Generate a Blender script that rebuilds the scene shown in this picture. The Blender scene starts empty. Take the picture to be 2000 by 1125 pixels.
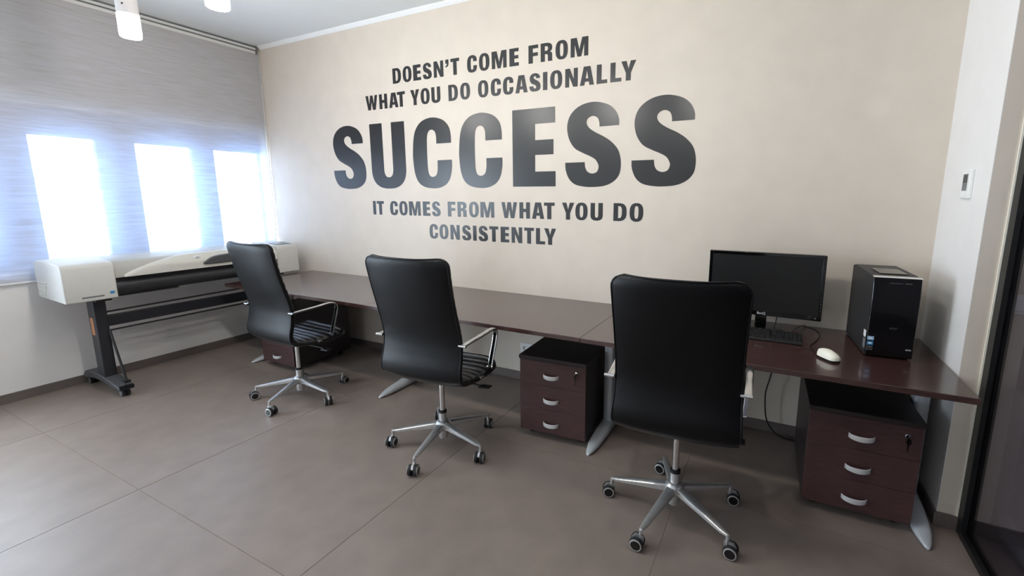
import bpy, bmesh, math, random
from mathutils import Vector, Matrix
random.seed(4)
SC = bpy.context.scene
COL = SC.collection
PI = math.pi

# ------------------------------------------------------------------ camera
CAM = Vector((0.8875, -2.9170, 1.4447)); YAW, PITCH, ROLL, FPX = -0.45591, -0.16708, 0.00395, 863.507
cd = bpy.data.cameras.new('camera'); cam = bpy.data.objects.new('camera', cd); COL.objects.link(cam)
_f = Vector((math.sin(YAW)*math.cos(PITCH), math.cos(YAW)*math.cos(PITCH), math.sin(PITCH)))
_r0 = Vector((math.cos(YAW), -math.sin(YAW), 0)); _u0 = _r0.cross(_f)
_r = _r0*math.cos(ROLL)+_u0*math.sin(ROLL); _u = -_r0*math.sin(ROLL)+_u0*math.cos(ROLL)
_m = Matrix(((_r.x, _u.x, -_f.x, CAM.x), (_r.y, _u.y, -_f.y, CAM.y), (_r.z, _u.z, -_f.z, CAM.z), (0, 0, 0, 1)))
cam.matrix_world = _m
cd.sensor_fit = 'HORIZONTAL'; cd.sensor_width = 36; cd.lens = FPX/2000*36
cd.shift_x = -86.766/2000; cd.shift_y = -29.807/2000; cd.clip_start = 0.05
SC.camera = cam

# ------------------------------------------------------------------ world (overcast-bright sky behind the blind) and exposure
SKY = (0.80, 0.91, 1.01); SKY_STRENGTH = 20.0
LAMP_STRENGTH = 140.0; LAMP_COL = (1.0, 0.965, 0.91)
w = bpy.data.worlds.new('world'); SC.world = w; w.use_nodes = True
bg = w.node_tree.nodes['Background']; bg.inputs[0].default_value = (*SKY, 1); bg.inputs[1].default_value = SKY_STRENGTH
vs = SC.view_settings
vs.view_transform = 'Standard'; vs.look = 'None'; vs.gamma = 1; vs.use_curve_mapping = False; vs.exposure = 0.15
SC.cycles.max_bounces = 10; SC.cycles.diffuse_bounces = 6; SC.cycles.transparent_max_bounces = 12
SC.cycles.sample_clamp_indirect = 6.0
SC.cycles.use_denoising = True

# ------------------------------------------------------------------ materials
def srgb(r, g, b):
    f = lambda c: (c/255/12.92) if c/255 <= 0.04045 else ((c/255+0.055)/1.055)**2.4
    return (f(r), f(g), f(b), 1)
def mat(name, col, rough=0.5, metal=0.0, noise=0.0, nscale=40, bump=0.0, bscale=200, spec=0.5, coat=0.0, stretch=(1, 1, 1), rvar=0.0):
    m = bpy.data.materials.new(name); m.use_nodes = True
    nt = m.node_tree; b = nt.nodes['Principled BSDF']
    b.inputs['Base Color'].default_value = col; b.inputs['Roughness'].default_value = rough
    b.inputs['Metallic'].default_value = metal; b.inputs['Specular IOR Level'].default_value = spec
    b.inputs['Coat Weight'].default_value = coat
    tc = nt.nodes.new('ShaderNodeTexCoord'); mp = nt.nodes.new('ShaderNodeMapping'); mp.inputs['Scale'].default_value = stretch
    nt.links.new(tc.outputs['Object'], mp.inputs['Vector'])
    if noise > 0:
        n = nt.nodes.new('ShaderNodeTexNoise'); n.inputs['Scale'].default_value = nscale; n.inputs['Detail'].default_value = 6
        nt.links.new(mp.outputs[0], n.inputs['Vector'])
        mr = nt.nodes.new('ShaderNodeMapRange'); mr.inputs[1].default_value = 0.3; mr.inputs[2].default_value = 0.7
        mr.inputs[3].default_value = 1-noise; mr.inputs[4].default_value = 1+noise
        nt.links.new(n.outputs['Fac'], mr.inputs[0])
        mx = nt.nodes.new('ShaderNodeVectorMath'); mx.operation = 'SCALE'; mx.inputs[0].default_value = col[:3]
        nt.links.new(mr.outputs[0], mx.inputs['Scale']); nt.links.new(mx.outputs[0], b.inputs['Base Color'])
        if rvar > 0:
            r2 = nt.nodes.new('ShaderNodeMapRange'); r2.inputs[1].default_value = 0.3; r2.inputs[2].default_value = 0.7
            r2.inputs[3].default_value = rough-rvar; r2.inputs[4].default_value = rough+rvar
            nt.links.new(n.outputs['Fac'], r2.inputs[0]); nt.links.new(r2.outputs[0], b.inputs['Roughness'])
    if bump > 0:
        n2 = nt.nodes.new('ShaderNodeTexNoise'); n2.inputs['Scale'].default_value = bscale; n2.inputs['Detail'].default_value = 4
        nt.links.new(mp.outputs[0], n2.inputs['Vector'])
        bp = nt.nodes.new('ShaderNodeBump'); bp.inputs['Strength'].default_value = bump; bp.inputs['Distance'].default_value = 0.002
        nt.links.new(n2.outputs['Fac'], bp.inputs['Height']); nt.links.new(bp.outputs[0], b.inputs['Normal'])
    return m
M = {}
M['wall_beige'] = mat('beige_paint', srgb(213, 202, 188), 0.55, noise=0.03, nscale=6, bump=0.25, bscale=160)
M['wall_white'] = mat('white_paint', srgb(232, 229, 226), 0.6, noise=0.02, nscale=8, bump=0.2, bscale=160)
M['ceiling'] = mat('ceiling_paint', srgb(226, 229, 228), 0.8, noise=0.015, nscale=5)
M['trim'] = mat('white_trim', srgb(238, 238, 236), 0.5, noise=0.01)
M['tile'] = mat('taupe_porcelain', srgb(127, 114, 106), 0.42, spec=0.65, noise=0.10, nscale=7.0)
M['grout'] = mat('grout', srgb(136, 124, 112), 0.95, spec=0.1, noise=0.1)
M['skirting'] = mat('taupe_skirting', srgb(104, 95, 90), 0.42, noise=0.08, nscale=6)
M['dark_tile'] = mat('corridor_tile', srgb(84, 80, 82), 0.4, noise=0.1, nscale=3)
M['wood'] = mat('wenge_laminate', srgb(66, 43, 40), 0.22, spec=0.9, coat=0.35, noise=0.28, nscale=9, stretch=(1.2, 14, 14), bump=0.06, bscale=40)
M['wood_edge'] = mat('wenge_edge', srgb(58, 34, 32), 0.4, noise=0.2, nscale=9, stretch=(1.2, 14, 14))
M['drawer_wood'] = mat('wenge_drawer', srgb(68, 44, 44), 0.45, noise=0.25, nscale=8, stretch=(1.2, 10, 16))
M['cab_dark'] = mat('dark_carcass', srgb(38, 28, 28), 0.45, noise=0.15, nscale=9, stretch=(1.2, 12, 12))
M['silver'] = mat('silver_paint', srgb(196, 200, 204), 0.35, metal=0.35, noise=0.02)
M['handle'] = mat('satin_handle', srgb(205, 205, 204), 0.35, metal=0.3)
M['alu'] = mat('brushed_aluminium', srgb(212, 212, 211), 0.3, metal=0.8, noise=0.05, nscale=60)
M['chrome'] = mat('chrome', srgb(225, 225, 225), 0.1, metal=1.0)
M['leather'] = mat('black_leather', srgb(7, 7, 9), 0.44, spec=0.24, noise=0.12, nscale=30, bump=0.25, bscale=420)
M['seat_leather'] = mat('black_seat_leather', srgb(12, 12, 14), 0.33, spec=0.6, noise=0.12, nscale=30, bump=0.2, bscale=420)
M['black_plastic'] = mat('black_plastic', srgb(20, 20, 21), 0.45, noise=0.08, nscale=60)
M['gloss_black'] = mat('gloss_black', srgb(8, 8, 9), 0.12, coat=0.3)
M['screen'] = mat('lcd_matte', srgb(20, 20, 20), 0.38)
M['case_side'] = mat('case_paint', srgb(34, 34, 35), 0.5, noise=0.06, nscale=120)
M['key'] = mat('key_plastic', srgb(30, 30, 31), 0.5)
M['vinyl'] = mat('charcoal_vinyl', srgb(34, 34, 35), 0.30, spec=0.5)
M['rubber'] = mat('rubber', srgb(24, 24, 25), 0.7)
M['printer'] = mat('printer_plastic', srgb(196, 194, 188), 0.5, noise=0.02, nscale=30)
M['printer_light'] = mat('printer_cover', srgb(204, 202, 194), 0.4, noise=0.02, nscale=30)
M['printer_grey'] = mat('printer_grey', srgb(172, 170, 163), 0.45, noise=0.02, nscale=30)
M['printer_dark'] = mat('printer_charcoal', srgb(46, 47, 50), 0.4, noise=0.06)
M['stand_metal'] = mat('stand_charcoal', srgb(38, 39, 44), 0.45, noise=0.05)
M['foot_grey'] = mat('foot_plastic', srgb(70, 70, 72), 0.5, noise=0.05)
M['lcd_grey'] = mat('small_display', srgb(92, 100, 100), 0.3)
M['white_plastic'] = mat('white_plastic', srgb(236, 236, 234), 0.35)
M['cream_plastic'] = mat('cream_plastic', srgb(240, 236, 220), 0.35)
M['grey_plastic'] = mat('grey_plastic', srgb(110, 112, 114), 0.4)
M['blue_sticker'] = mat('blue_sticker', srgb(60, 130, 180), 0.4)
M['pale_sticker'] = mat('pale_blue_sticker', srgb(150, 185, 215), 0.4)
M['orange_sticker'] = mat('orange_sticker', srgb(190, 130, 90), 0.5)
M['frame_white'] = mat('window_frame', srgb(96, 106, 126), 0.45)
M['frame_black'] = mat('black_frame', srgb(14, 14, 15), 0.4, noise=0.05)
M['cable'] = mat('black_cable', srgb(16, 16, 17), 0.5)
M['cord'] = mat('blind_cord', srgb(214, 214, 212), 0.6)

def shader_mat(name):
    m = bpy.data.materials.new(name); m.use_nodes = True; nt = m.node_tree; nt.nodes.clear()
    o = nt.nodes.new('ShaderNodeOutputMaterial'); return m, nt, o
# beige wall has one faint pale round smear left by a former fixture
def add_smear(m, cx, cz):
    nt = m.node_tree; b = nt.nodes['Principled BSDF']; src = b.inputs['Base Color'].links[0].from_socket
    g = nt.nodes.new('ShaderNodeNewGeometry'); d = nt.nodes.new('ShaderNodeVectorMath'); d.operation = 'DISTANCE'
    d.inputs[1].default_value = (cx, 0, cz); nt.links.new(g.outputs['Position'], d.inputs[0])
    mr = nt.nodes.new('ShaderNodeMapRange'); mr.inputs[1].default_value = 0.075; mr.inputs[2].default_value = 0.03
    mr.inputs[3].default_value = 1.0; mr.inputs[4].default_value = 1.05; nt.links.new(d.outputs['Value'], mr.inputs[0])
    s = nt.nodes.new('ShaderNodeVectorMath'); s.operation = 'SCALE'; nt.links.new(src, s.inputs[0]); nt.links.new(mr.outputs[0], s.inputs['Scale'])
    nt.links.new(s.outputs[0], b.inputs['Base Color'])
# glass (clear pane)
def pane_mat(name, tint, r0=0.04):
    m, nt, o = shader_mat(name)
    t = nt.nodes.new('ShaderNodeBsdfTransparent'); t.inputs[0].default_value = (*tint, 1)
    g = nt.nodes.new('ShaderNodeBsdfGlossy'); g.inputs['Roughness'].default_value = 0.02
    lw = nt.nodes.new('ShaderNodeLayerWeight'); lw.inputs[0].default_value = 0.5      # Schlick reflectance, same on both faces of the pane
    pw = nt.nodes.new('ShaderNodeMath'); pw.operation = 'POWER'; pw.inputs[1].default_value = 5; nt.links.new(lw.outputs['Facing'], pw.inputs[0])
    fr = nt.nodes.new('ShaderNodeMath'); fr.operation = 'MULTIPLY_ADD'; fr.inputs[1].default_value = 0.6; fr.inputs[2].default_value = r0; nt.links.new(pw.outputs[0], fr.inputs[0])
    mx = nt.nodes.new('ShaderNodeMixShader'); nt.links.new(fr.outputs[0], mx.inputs[0])
    nt.links.new(t.outputs[0], mx.inputs[1]); nt.links.new(g.outputs[0], mx.inputs[2]); nt.links.new(mx.outputs[0], o.inputs[0]); return m
M['glass'] = pane_mat('clear_glass', (0.96, 0.98, 1.0))
M['smoke_glass'] = pane_mat('smoked_glass', (0.66, 0.65, 0.69), 0.03)
# roller blind cloth: open weave, part see-through, part translucent, streaked along its width
def blind_mat():
    m, nt, o = shader_mat('blind_cloth')
    tc = nt.nodes.new('ShaderNodeTexCoord'); mp = nt.nodes.new('ShaderNodeMapping'); mp.inputs['Scale'].default_value = (1, 5, 75)
    nt.links.new(tc.outputs['Object'], mp.inputs[0])
    n = nt.nodes.new('ShaderNodeTexNoise'); n.inputs['Scale'].default_value = 1.0; n.inputs['Detail'].default_value = 5; nt.links.new(mp.outputs[0], n.inputs['Vector'])
    cr = nt.nodes.new('ShaderNodeMapRange'); cr.inputs[1].default_value = 0.3; cr.inputs[2].default_value = 0.7; cr.inputs[3].default_value = 0.58; cr.inputs[4].default_value = 1.25
    nt.links.new(n.outputs['Fac'], cr.inputs[0])
    def col(c):
        s = nt.nodes.new('ShaderNodeVectorMath'); s.operation = 'SCALE'; s.inputs[0].default_value = c; nt.links.new(cr.outputs[0], s.inputs['Scale']); return s.outputs[0]
    df = nt.nodes.new('ShaderNodeBsdfDiffuse'); c2 = nt.nodes.new('ShaderNodeMapRange'); c2.inputs[1].default_value = 0.3; c2.inputs[2].default_value = 0.7; c2.inputs[3].default_value = 0.91; c2.inputs[4].default_value = 1.09; nt.links.new(n.outputs['Fac'], c2.inputs[0])
    sd = nt.nodes.new('ShaderNodeVectorMath'); sd.operation = 'SCALE'; sd.inputs[0].default_value = (0.55, 0.525, 0.51); nt.links.new(c2.outputs[0], sd.inputs['Scale']); nt.links.new(sd.outputs[0], df.inputs[0])
    tl = nt.nodes.new('ShaderNodeBsdfTranslucent'); nt.links.new(col((0.33, 0.54, 0.98)), tl.inputs[0])  # blue skylight glow is put into this translucent tint
    tr = nt.nodes.new('ShaderNodeBsdfTransparent'); tr.inputs[0].default_value = (1, 1, 1, 1)
    m1 = nt.nodes.new('ShaderNodeMixShader'); m1.inputs[0].default_value = 0.15
    nt.links.new(df.outputs[0], m1.inputs[1]); nt.links.new(tl.outputs[0], m1.inputs[2])
    m2 = nt.nodes.new('ShaderNodeMixShader'); ml = nt.nodes.new('ShaderNodeMath'); ml.operation = 'MULTIPLY'; ml.inputs[1].default_value = 0.14; nt.links.new(cr.outputs[0], ml.inputs[0]); nt.links.new(ml.outputs[0], m2.inputs[0])
    nt.links.new(m1.outputs[0], m2.inputs[1]); nt.links.new(tr.outputs[0], m2.inputs[2]); nt.links.new(m2.outputs[0], o.inputs[0]); return m
M['blind'] = blind_mat()
def emit_mat(name, col, s):
    m, nt, o = shader_mat(name); e = nt.nodes.new('ShaderNodeEmission'); e.inputs[0].default_value = (*col, 1); e.inputs[1].default_value = s
    nt.links.new(e.outputs[0], o.inputs[0]); return m
M['lamp_glow'] = emit_mat('lit_glass', LAMP_COL, LAMP_STRENGTH)
M['lamp_sleeve'] = mat('frosted_sleeve', srgb(226, 222, 222), 0.35)
M['lamp_sleeve'].node_tree.nodes['Principled BSDF'].inputs['Transmission Weight'].default_value = 0.3

# ------------------------------------------------------------------ mesh helpers
class MB:
    def __init__(s): s.v = []; s.f = []
    def add(s, vs_, fs): n = len(s.v); s.v += [tuple(p) for p in vs_]; s.f += [tuple(i+n for i in f) for f in fs]; return s
    def box(s, x0, x1, y0, y1, z0, z1):
        return s.add([(x0,y0,z0),(x1,y0,z0),(x1,y1,z0),(x0,y1,z0),(x0,y0,z1),(x1,y0,z1),(x1,y1,z1),(x0,y1,z1)],
                     [(0,3,2,1),(4,5,6,7),(0,1,5,4),(1,2,6,5),(2,3,7,6),(3,0,4,7)])
    def prism(s, pts, axis, a, b):
        """2D polygon extruded along axis; pts are the two other coordinates in xyz order"""
        def p3(p, t):
            return {'x': (t, p[0], p[1]), 'y': (p[0], t, p[1]), 'z': (p[0], p[1], t)}[axis]
        n = len(pts)
        return s.add([p3(p, a) for p in pts]+[p3(p, b) for p in pts],
                     [tuple(range(n))[::-1], tuple(range(n, 2*n))]+[(i, (i+1) % n, n+(i+1) % n, n+i) for i in range(n)])
    def lathe(s, prof, c=(0, 0, 0), axis='z', n=24):
        """prof: (radius, height) from one end to the other, closed with caps"""
        vs_, fs = [], []
        for r, h in prof:
            for i in range(n):
                a = 2*PI*i/n; p = (r*math.cos(a), r*math.sin(a), h)
                if axis == 'x': p = (p[2], p[0], p[1])
                elif axis == 'y': p = (p[1], p[2], p[0])
                vs_.append((p[0]+c[0], p[1]+c[1], p[2]+c[2]))
        for k in range(len(prof)-1):
            for i in range(n):
                j = (i+1) % n; fs.append((k*n+i, k*n+j, (k+1)*n+j, (k+1)*n+i))
        fs.append(tuple(range(n))[::-1]); fs.append(tuple(range((len(prof)-1)*n, len(prof)*n)))
        return s.add(vs_, fs)
    def sweep(s, path, prof, up=(0, 0, 1), scale=None, closed=False):
        """profile points (a,b) swept on a path; a along side vector, b along the local up"""
        P = [Vector(p) for p in path]; n = len(P); k = len(prof); vs_ = []; fs = []; side = None
        for i in range(n):
            a = P[(i-1) % n] if closed else P[max(i-1, 0)]; b = P[(i+1) % n] if closed else P[min(i+1, n-1)]
            t = (b-a).normalized()
            if side is None:
                side = t.cross(Vector(up))
                if side.length < 1e-4: side = t.cross(Vector((0, 1, 0)))
            side = (side-t*side.dot(t)).normalized(); u = side.cross(t).normalized(); sc = 1 if scale is None else scale[i]
            for (pa, pb) in prof: vs_.append(P[i]+side*pa*sc+u*pb*sc)
        for i in range(n if closed else n-1):
            i2 = (i+1) % n
            for j in range(k):
                j2 = (j+1) % k; fs.append((i*k+j, i*k+j2, i2*k+j2, i2*k+j))
        if not closed: fs.append(tuple(range(k))[::-1]); fs.append(tuple(range((n-1)*k, n*k)))
        return s.add(vs_, fs)
    def tube(s, path, r, n=10, scale=None, closed=False):
        return s.sweep(path, [(r*math.cos(2*PI*i/n), r*math.sin(2*PI*i/n)) for i in range(n)], scale=scale, closed=closed)
    def build(s, name, m, parent=None, origin=None, smooth=None, bevel=0.0, seg=2):
        me = bpy.data.meshes.new(name)
        o0 = Vector(origin) if origin is not None else Vector((0, 0, 0))
        me.from_pydata([tuple(Vector(p)-o0) for p in s.v], [], s.f)
        bm = bmesh.new(); bm.from_mesh(me); bmesh.ops.recalc_face_normals(bm, faces=bm.faces); bm.to_mesh(me); bm.free()
        me.materials.append(M[m] if isinstance(m, str) else m)
        if smooth is not None:
            me.polygons.foreach_set('use_smooth', [True]*len(me.polygons))
            me.set_sharp_from_angle(angle=math.radians(smooth))
        o = bpy.data.objects.new(name, me); COL.objects.link(o)
        if parent is not None: o.parent = parent
        if bevel > 0:
            bv = o.modifiers.new('bevel', 'BEVEL'); bv.width = bevel; bv.segments = seg; bv.limit_method = 'ANGLE'; bv.angle_limit = math.radians(40)
            if smooth is None:
                me.polygons.foreach_set('use_smooth', [True]*len(me.polygons)); me.set_sharp_from_angle(angle=math.radians(60))
        return o
def tag(o, label, cat, group=None):
    o['label'] = label; o['category'] = cat
    if group: o['group'] = group
    return o
def thing(name, label, cat, loc=(0, 0, 0), rz=0.0, group=None):
    o = bpy.data.objects.new(name, None); COL.objects.link(o); o.location = loc; o.rotation_euler = (0, 0, rz); o.empty_display_size = 0.05
    return tag(o, label, cat, group)
def struct(o, label=None):
    o['kind'] = 'structure'
    if label: o['label'] = label
    return o
def copy_tree(o, parent=None):
    c = o.copy(); COL.objects.link(c); c.parent = parent
    for ch in [k for k in bpy.data.objects if k.parent == o]: copy_tree(ch, c)
    return c
def spline(pts, sub=6, closed=False, corners=()):
    n = len(pts); out = []; dim = len(pts[0])
    rng = range(n if closed else n-1)
    for i in rng:
        p1, p2 = pts[i], pts[(i+1) % n]
        p0 = pts[(i-1) % n] if (closed or i > 0) else p1; p3 = pts[(i+2) % n] if (closed or i+2 < n) else p2
        if i in corners: p0 = p1
        if (i+1) % n in corners: p3 = p2
        if i in corners and (i+1) % n in corners: out.append(p1); continue
        for k in range(sub):
            t = k/sub
            out.append(tuple(0.5*((2*p1[d])+(-p0[d]+p2[d])*t+(2*p0[d]-5*p1[d]+4*p2[d]-p3[d])*t*t+(-p0[d]+3*p1[d]-3*p2[d]+p3[d])*t**3) for d in range(dim)))
    if not closed: out.append(pts[-1])
    return out
def text_mesh(name, body, size, m, parent, loc, rot, extrude=0.0004):
    cu = bpy.data.curves.new(name, 'FONT'); cu.body = body; cu.size = size; cu.extrude = extrude; cu.align_x = 'CENTER'; cu.align_y = 'CENTER'
    tmp = bpy.data.objects.new('tmp', cu); COL.objects.link(tmp); bpy.context.view_layer.update()
    me = bpy.data.meshes.new_from_object(tmp.evaluated_get(bpy.context.evaluated_depsgraph_get())); me.name = name
    bpy.data.objects.remove(tmp); bpy.data.curves.remove(cu)
    me.materials.clear(); me.materials.append(M[m]); o = bpy.data.objects.new(name, me); COL.objects.link(o); o.parent = parent; o.location = loc; o.rotation_euler = rot
    return o

# ------------------------------------------------------------------ room shell
XL, YB, ZC = -3.884, 0.0, 2.914           # left wall face, back wall face, ceiling
XR, YP = 1.640, -0.563                     # pier side face, pier front face
XG = 1.735                                 # glass partition plane
YF, XE = -5.3, 3.3                         # wall behind the camera, far side of the corridor
add_smear(M['wall_beige'], 1.32, 1.93)
TS, TX, TY = 1.2092, -3.0715, -2.0411
floor = MB().box(XL-0.3, XE+0.2, YF-0.2, 0.2, -0.12, -0.0016).build('floor', 'grout'); struct(floor, 'grey brown porcelain tile floor')
tile_cache = {}
g = 0.0017
for i in range(-1, 5):
    for j in range(-3, 3):
        x0, x1 = max(TX+i*TS+g, XL), min(TX+(i+1)*TS-g, XG-0.015)
        y0, y1 = max(TY+j*TS+g, YF), min(TY+(j+1)*TS-g, 0.0)
        if x1-x0 < 0.01 or y1-y0 < 0.01: continue
        key = (round(x1-x0, 3), round(y1-y0, 3))
        if key not in tile_cache:
            hx, hy = (x1-x0)/2, (y1-y0)/2
            o = MB().box(-hx, hx, -hy, hy, -0.01, 0).build('tile', 'tile', floor); tile_cache[key] = o.data
        else:
            o = bpy.data.objects.new('tile', tile_cache[key]); COL.objects.link(o); o.parent = floor
        o.location = ((x0+x1)/2, (y0+y1)/2, 0)
fc = MB().box(XG+0.02, XE, YF, YP, -0.01, 0).build('corridor_floor', 'dark_tile', floor)
struct(MB().box(XL-0.3, XE+0.2, YF-0.2, 0.2, ZC, ZC+0.15).build('ceiling', 'ceiling'), 'pale grey white ceiling')
struct(MB().box(XL-0.3, XR+0.2, 0.0, 0.2, 0, ZC).build('wall_back', 'wall_beige'), 'beige wall with the black lettering')
# left wall with the window niche
NY0, NY1, NZ0, NZ1 = -2.36, -0.012, 0.90, 2.10      # niche behind the blind
DY0, DY1, DZ0, DZ1 = -4.40, -2.62, 0.07, 2.10       # unseen balcony doors left of the frame, added for daylight
wl = MB()
wl.box(XL-0.28, XL, DY1, 0, 0, NZ0); wl.box(XL-0.28, XL, YF, 0, NZ1, ZC); wl.box(XL-0.28, XL, DY0, DY1, 0, DZ0)
wl.box(XL-0.28, XL, DY1, NY0, NZ0, NZ1); wl.box(XL-0.28, XL, NY1, 0, NZ0, NZ1); wl.box(XL-0.28, XL, YF, DY0, 0, NZ1)
struct(wl.build('wall_left', 'wall_white'), 'white wall behind the roller blind')
struct(MB().box(XL-0.3, XE+0.2, YF-0.2, YF, 0, ZC).build('wall_front', 'wall_white'))
struct(MB().box(XE, XE+0.2, YF, YP, 0, ZC).build('wall_right_corridor', 'wall_white'))
# pier: white side face towards the room, beige front face which runs on as the corridor wall
pr = MB().box(XR+0.002, XE+0.2, YP, 0.0, 0, ZC).build('wall_right_pier', 'wall_beige'); struct(pr, 'beige front of the pier beside the glass partition')
struct(MB().box(XR, XR+0.002, YP, 0.0, 0, ZC).build('wall_right', 'wall_white'), 'white side of the pier at the right end of the desks')
# windows in the niche
WX = -4.0
PZ0, PZ1 = 0.965, 1.888
def glazing(panes, y0, y1, z0, z1, pz0, pz1, first, label):
    edges = [y0]+[(panes[i][1]+panes[i+1][0])/2 for i in range(len(panes)-1)]+[y1]
    for i, (a, b) in enumerate(panes):
        fr = MB(); e0, e1 = edges[i], edges[i+1]
        fr.box(WX-0.05, WX, e0, a, z0, z1).box(WX-0.05, WX, b, e1, z0, z1).box(WX-0.05, WX, a, b, z0, pz0).box(WX-0.05, WX, a, b, pz1, z1)
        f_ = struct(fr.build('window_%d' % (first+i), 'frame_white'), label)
        MB().box(WX-0.035, WX-0.029, a, b, pz0, pz1).build('pane', 'glass', f_)
        ld = bpy.data.lights.new('window_portal', 'AREA'); ld.shape = 'RECTANGLE'; ld.size = pz1-pz0; ld.size_y = b-a; ld.cycles.is_portal = True
        lo = bpy.data.objects.new('window_portal', ld); COL.objects.link(lo); lo.location = (WX-0.06, (a+b)/2, (pz0+pz1)/2)
        lo.rotation_euler = (0, -PI/2, 0)
glazing([(-2.25, -1.90), (-1.635, -1.275), (-1.03, -0.62), (-0.44, -0.014)], NY0, NY1, NZ0, NZ1, PZ0, PZ1, 1, 'white framed window pane seen through the blind')
glazing([(-4.33, -3.82), (-3.72, -3.30), (-3.20, -2.69)], DY0, DY1, DZ0, DZ1, 0.14, 2.03, 5, 'added unseen glazed balcony door for side daylight')
# skirting
ZS = 0.066
def skirt(name, x0, x1, y0, y1):
    return struct(MB().box(x0, x1, y0, y1, 0, ZS).build(name, 'skirting', bevel=0.0015))
skirt('baseboard_back', XL+0.01, XR, -0.010, 0.0)
skirt('baseboard_left', XL, XL+0.010, YF, 0.0)
skirt('baseboard_pier', XR-0.010, XR, YP-0.010, -0.010)
skirt('baseboard_right', XR, XE, YP-0.010, YP)
# slim white coving where wall and ceiling meet
cv = MB().prism([(0, ZC), (0, ZC-0.030), (-0.006, ZC-0.030), (-0.030, ZC-0.006), (-0.030, ZC)], 'x', XL+0.06, XR)
struct(cv.build('trim_1', 'trim'), 'white coving along the top of the beige wall')
# black framed smoked glass partition
gp = MB().box(XG-0.022, XG+0.022, YP-0.055, YP, 0, ZC).box(XG-0.022, XG+0.022, -2.2, -2.15, 0.04, ZC-0.05).box(XG-0.022, XG+0.022, -3.8, -3.75, 0.04, ZC-0.05).box(XG-0.022, XG+0.022, YF, YP-0.055, ZC-0.05, ZC)
gpo = struct(gp.build('door_1', 'frame_black'), 'black framed smoked glass partition at the right edge')
MB().box(XG-0.024, XG+0.024, YF, YP-0.055, 0, 0.028).build('floor_rail', 'frame_black', gpo)
MB().box(XG-0.029, XG-0.0225, YP-0.006, YP, 0.066, ZC).build('edge_strip', 'cream_plastic', gpo)
for a, b in ((-2.15, YP-0.055), (-3.75, -2.2), (YF, -3.8)):
    MB().box(XG-0.004, XG+0.004, a, b, 0.028, ZC-0.05).build('pane', 'smoke_glass', gpo)

# ------------------------------------------------------------------ roller blind
BX = -3.858
bl = thing('roller_blind', 'wide grey translucent roller blind lowered over the windows', 'blind', (BX, -1.05, 0.83))
og = (BX, -1.05, 0.83)
BL0 = -2.06
cl = MB(); cl.add([(BX, BL0, 0.842), (BX, -0.020, 0.842), (BX, -0.020, 2.866), (BX, BL0, 2.866)], [(0, 1, 2, 3)])
cl.build('fabric', 'blind', bl, og)
MB().lathe([(0.0105, BL0), (0.0105, -0.034)], (BX+0.002, 0, 2.888), 'y', 20).build('roller_tube', 'cord', bl, og, smooth=40)
MB().box(BX-0.024, BX-0.003, BL0, -0.034, 2.868, ZC).build('shadow_gap_box', 'grey_plastic', bl, og)  # grey box standing in for the shadow gap around the roller tube
MB().box(BX-0.0015, BX+0.0015, BL0, -0.020, 2.842, 2.866).build('top_hem', 'cord', bl, og)
MB().tube([(BX, BL0, 0.838), (BX, -0.020, 0.838)], 0.008, 12).build('bottom_rail', 'cord', bl, og, smooth=40)
br = MB().box(BX-0.022, BX+0.02, -0.030, -0.026, 2.84, ZC).box(BX-0.005, BX+0.006, -0.034, -0.02, 2.835, 2.87)
br.build('bracket', 'grey_plastic', bl, og, bevel=0.001)
MB().tube([(BX+0.014, -0.011, 2.86), (BX+0.014, -0.011, 1.9), (BX+0.014, -0.011, 1.02)], 0.0035, 8).tube([(BX-0.004, -0.011, 2.86), (BX-0.002, -0.011, 1.9), (BX+0.012, -0.011, 1.02)], 0.0035, 8).build('pull_cord', 'cord', bl, og, smooth=50)

# ------------------------------------------------------------------ pendants
def pendant(x, y, label):
    z0 = 2.305
    t = thing('pendant_lamp', label, 'lamp', (x, y, z0), group='tube pendants in a row under the ceiling'); R_ = 0.047
    MB().lathe([(0.05, 2.89), (0.05, ZC)], (0, 0, -z0), n=28).build('ceiling_rose', 'white_plastic', t, smooth=40)
    MB().tube([(0, 0, 2.62-z0), (0, 0, 2.89-z0)], 0.003, 8).build('flex', 'cord', t, smooth=50)
    MB().lathe([(0.041, 0.0), (R_-0.001, 0.004), (R_, 0.012), (R_, 0.115)], n=32).build('lit_glass', 'lamp_glow', t, smooth=40)
    sl = MB().lathe([(R_, 0.1155), (R_, 0.30), (R_-0.004, 0.312), (0.006, 0.318)], n=32).build('frosted_sleeve', 'lamp_sleeve', t, smooth=40)
    for a in (-0.75, 2.4):
        for k in range(3):
            h = MB().lathe([(0.0045, 0), (0.0045, 0.003)], n=10, axis='x').build('vent_hole', 'gloss_black', sl, smooth=40)
            h.location = ((R_-0.001)*math.cos(a), (R_-0.001)*math.sin(a), 0.158+k*0.024); h.rotation_euler = (0, 0, a)
    return t
pendant(-2.365, -1.605, 'lit frosted tube pendant, the whole lower end in view, hanging before the blind')
pendant(-1.50, -1.615, 'lit frosted tube pendant cut off by the top edge, nearer the lettered wall corner')
pendant(-0.64, -1.62, 'added unseen tube pendant above the top edge, lighting the middle desk')  # unseen pendant added to raise the room light
pendant(0.25, -1.62, 'added unseen tube pendant above the top edge, lighting the right desk')  # another unseen pendant, added for more light on the right

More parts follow.
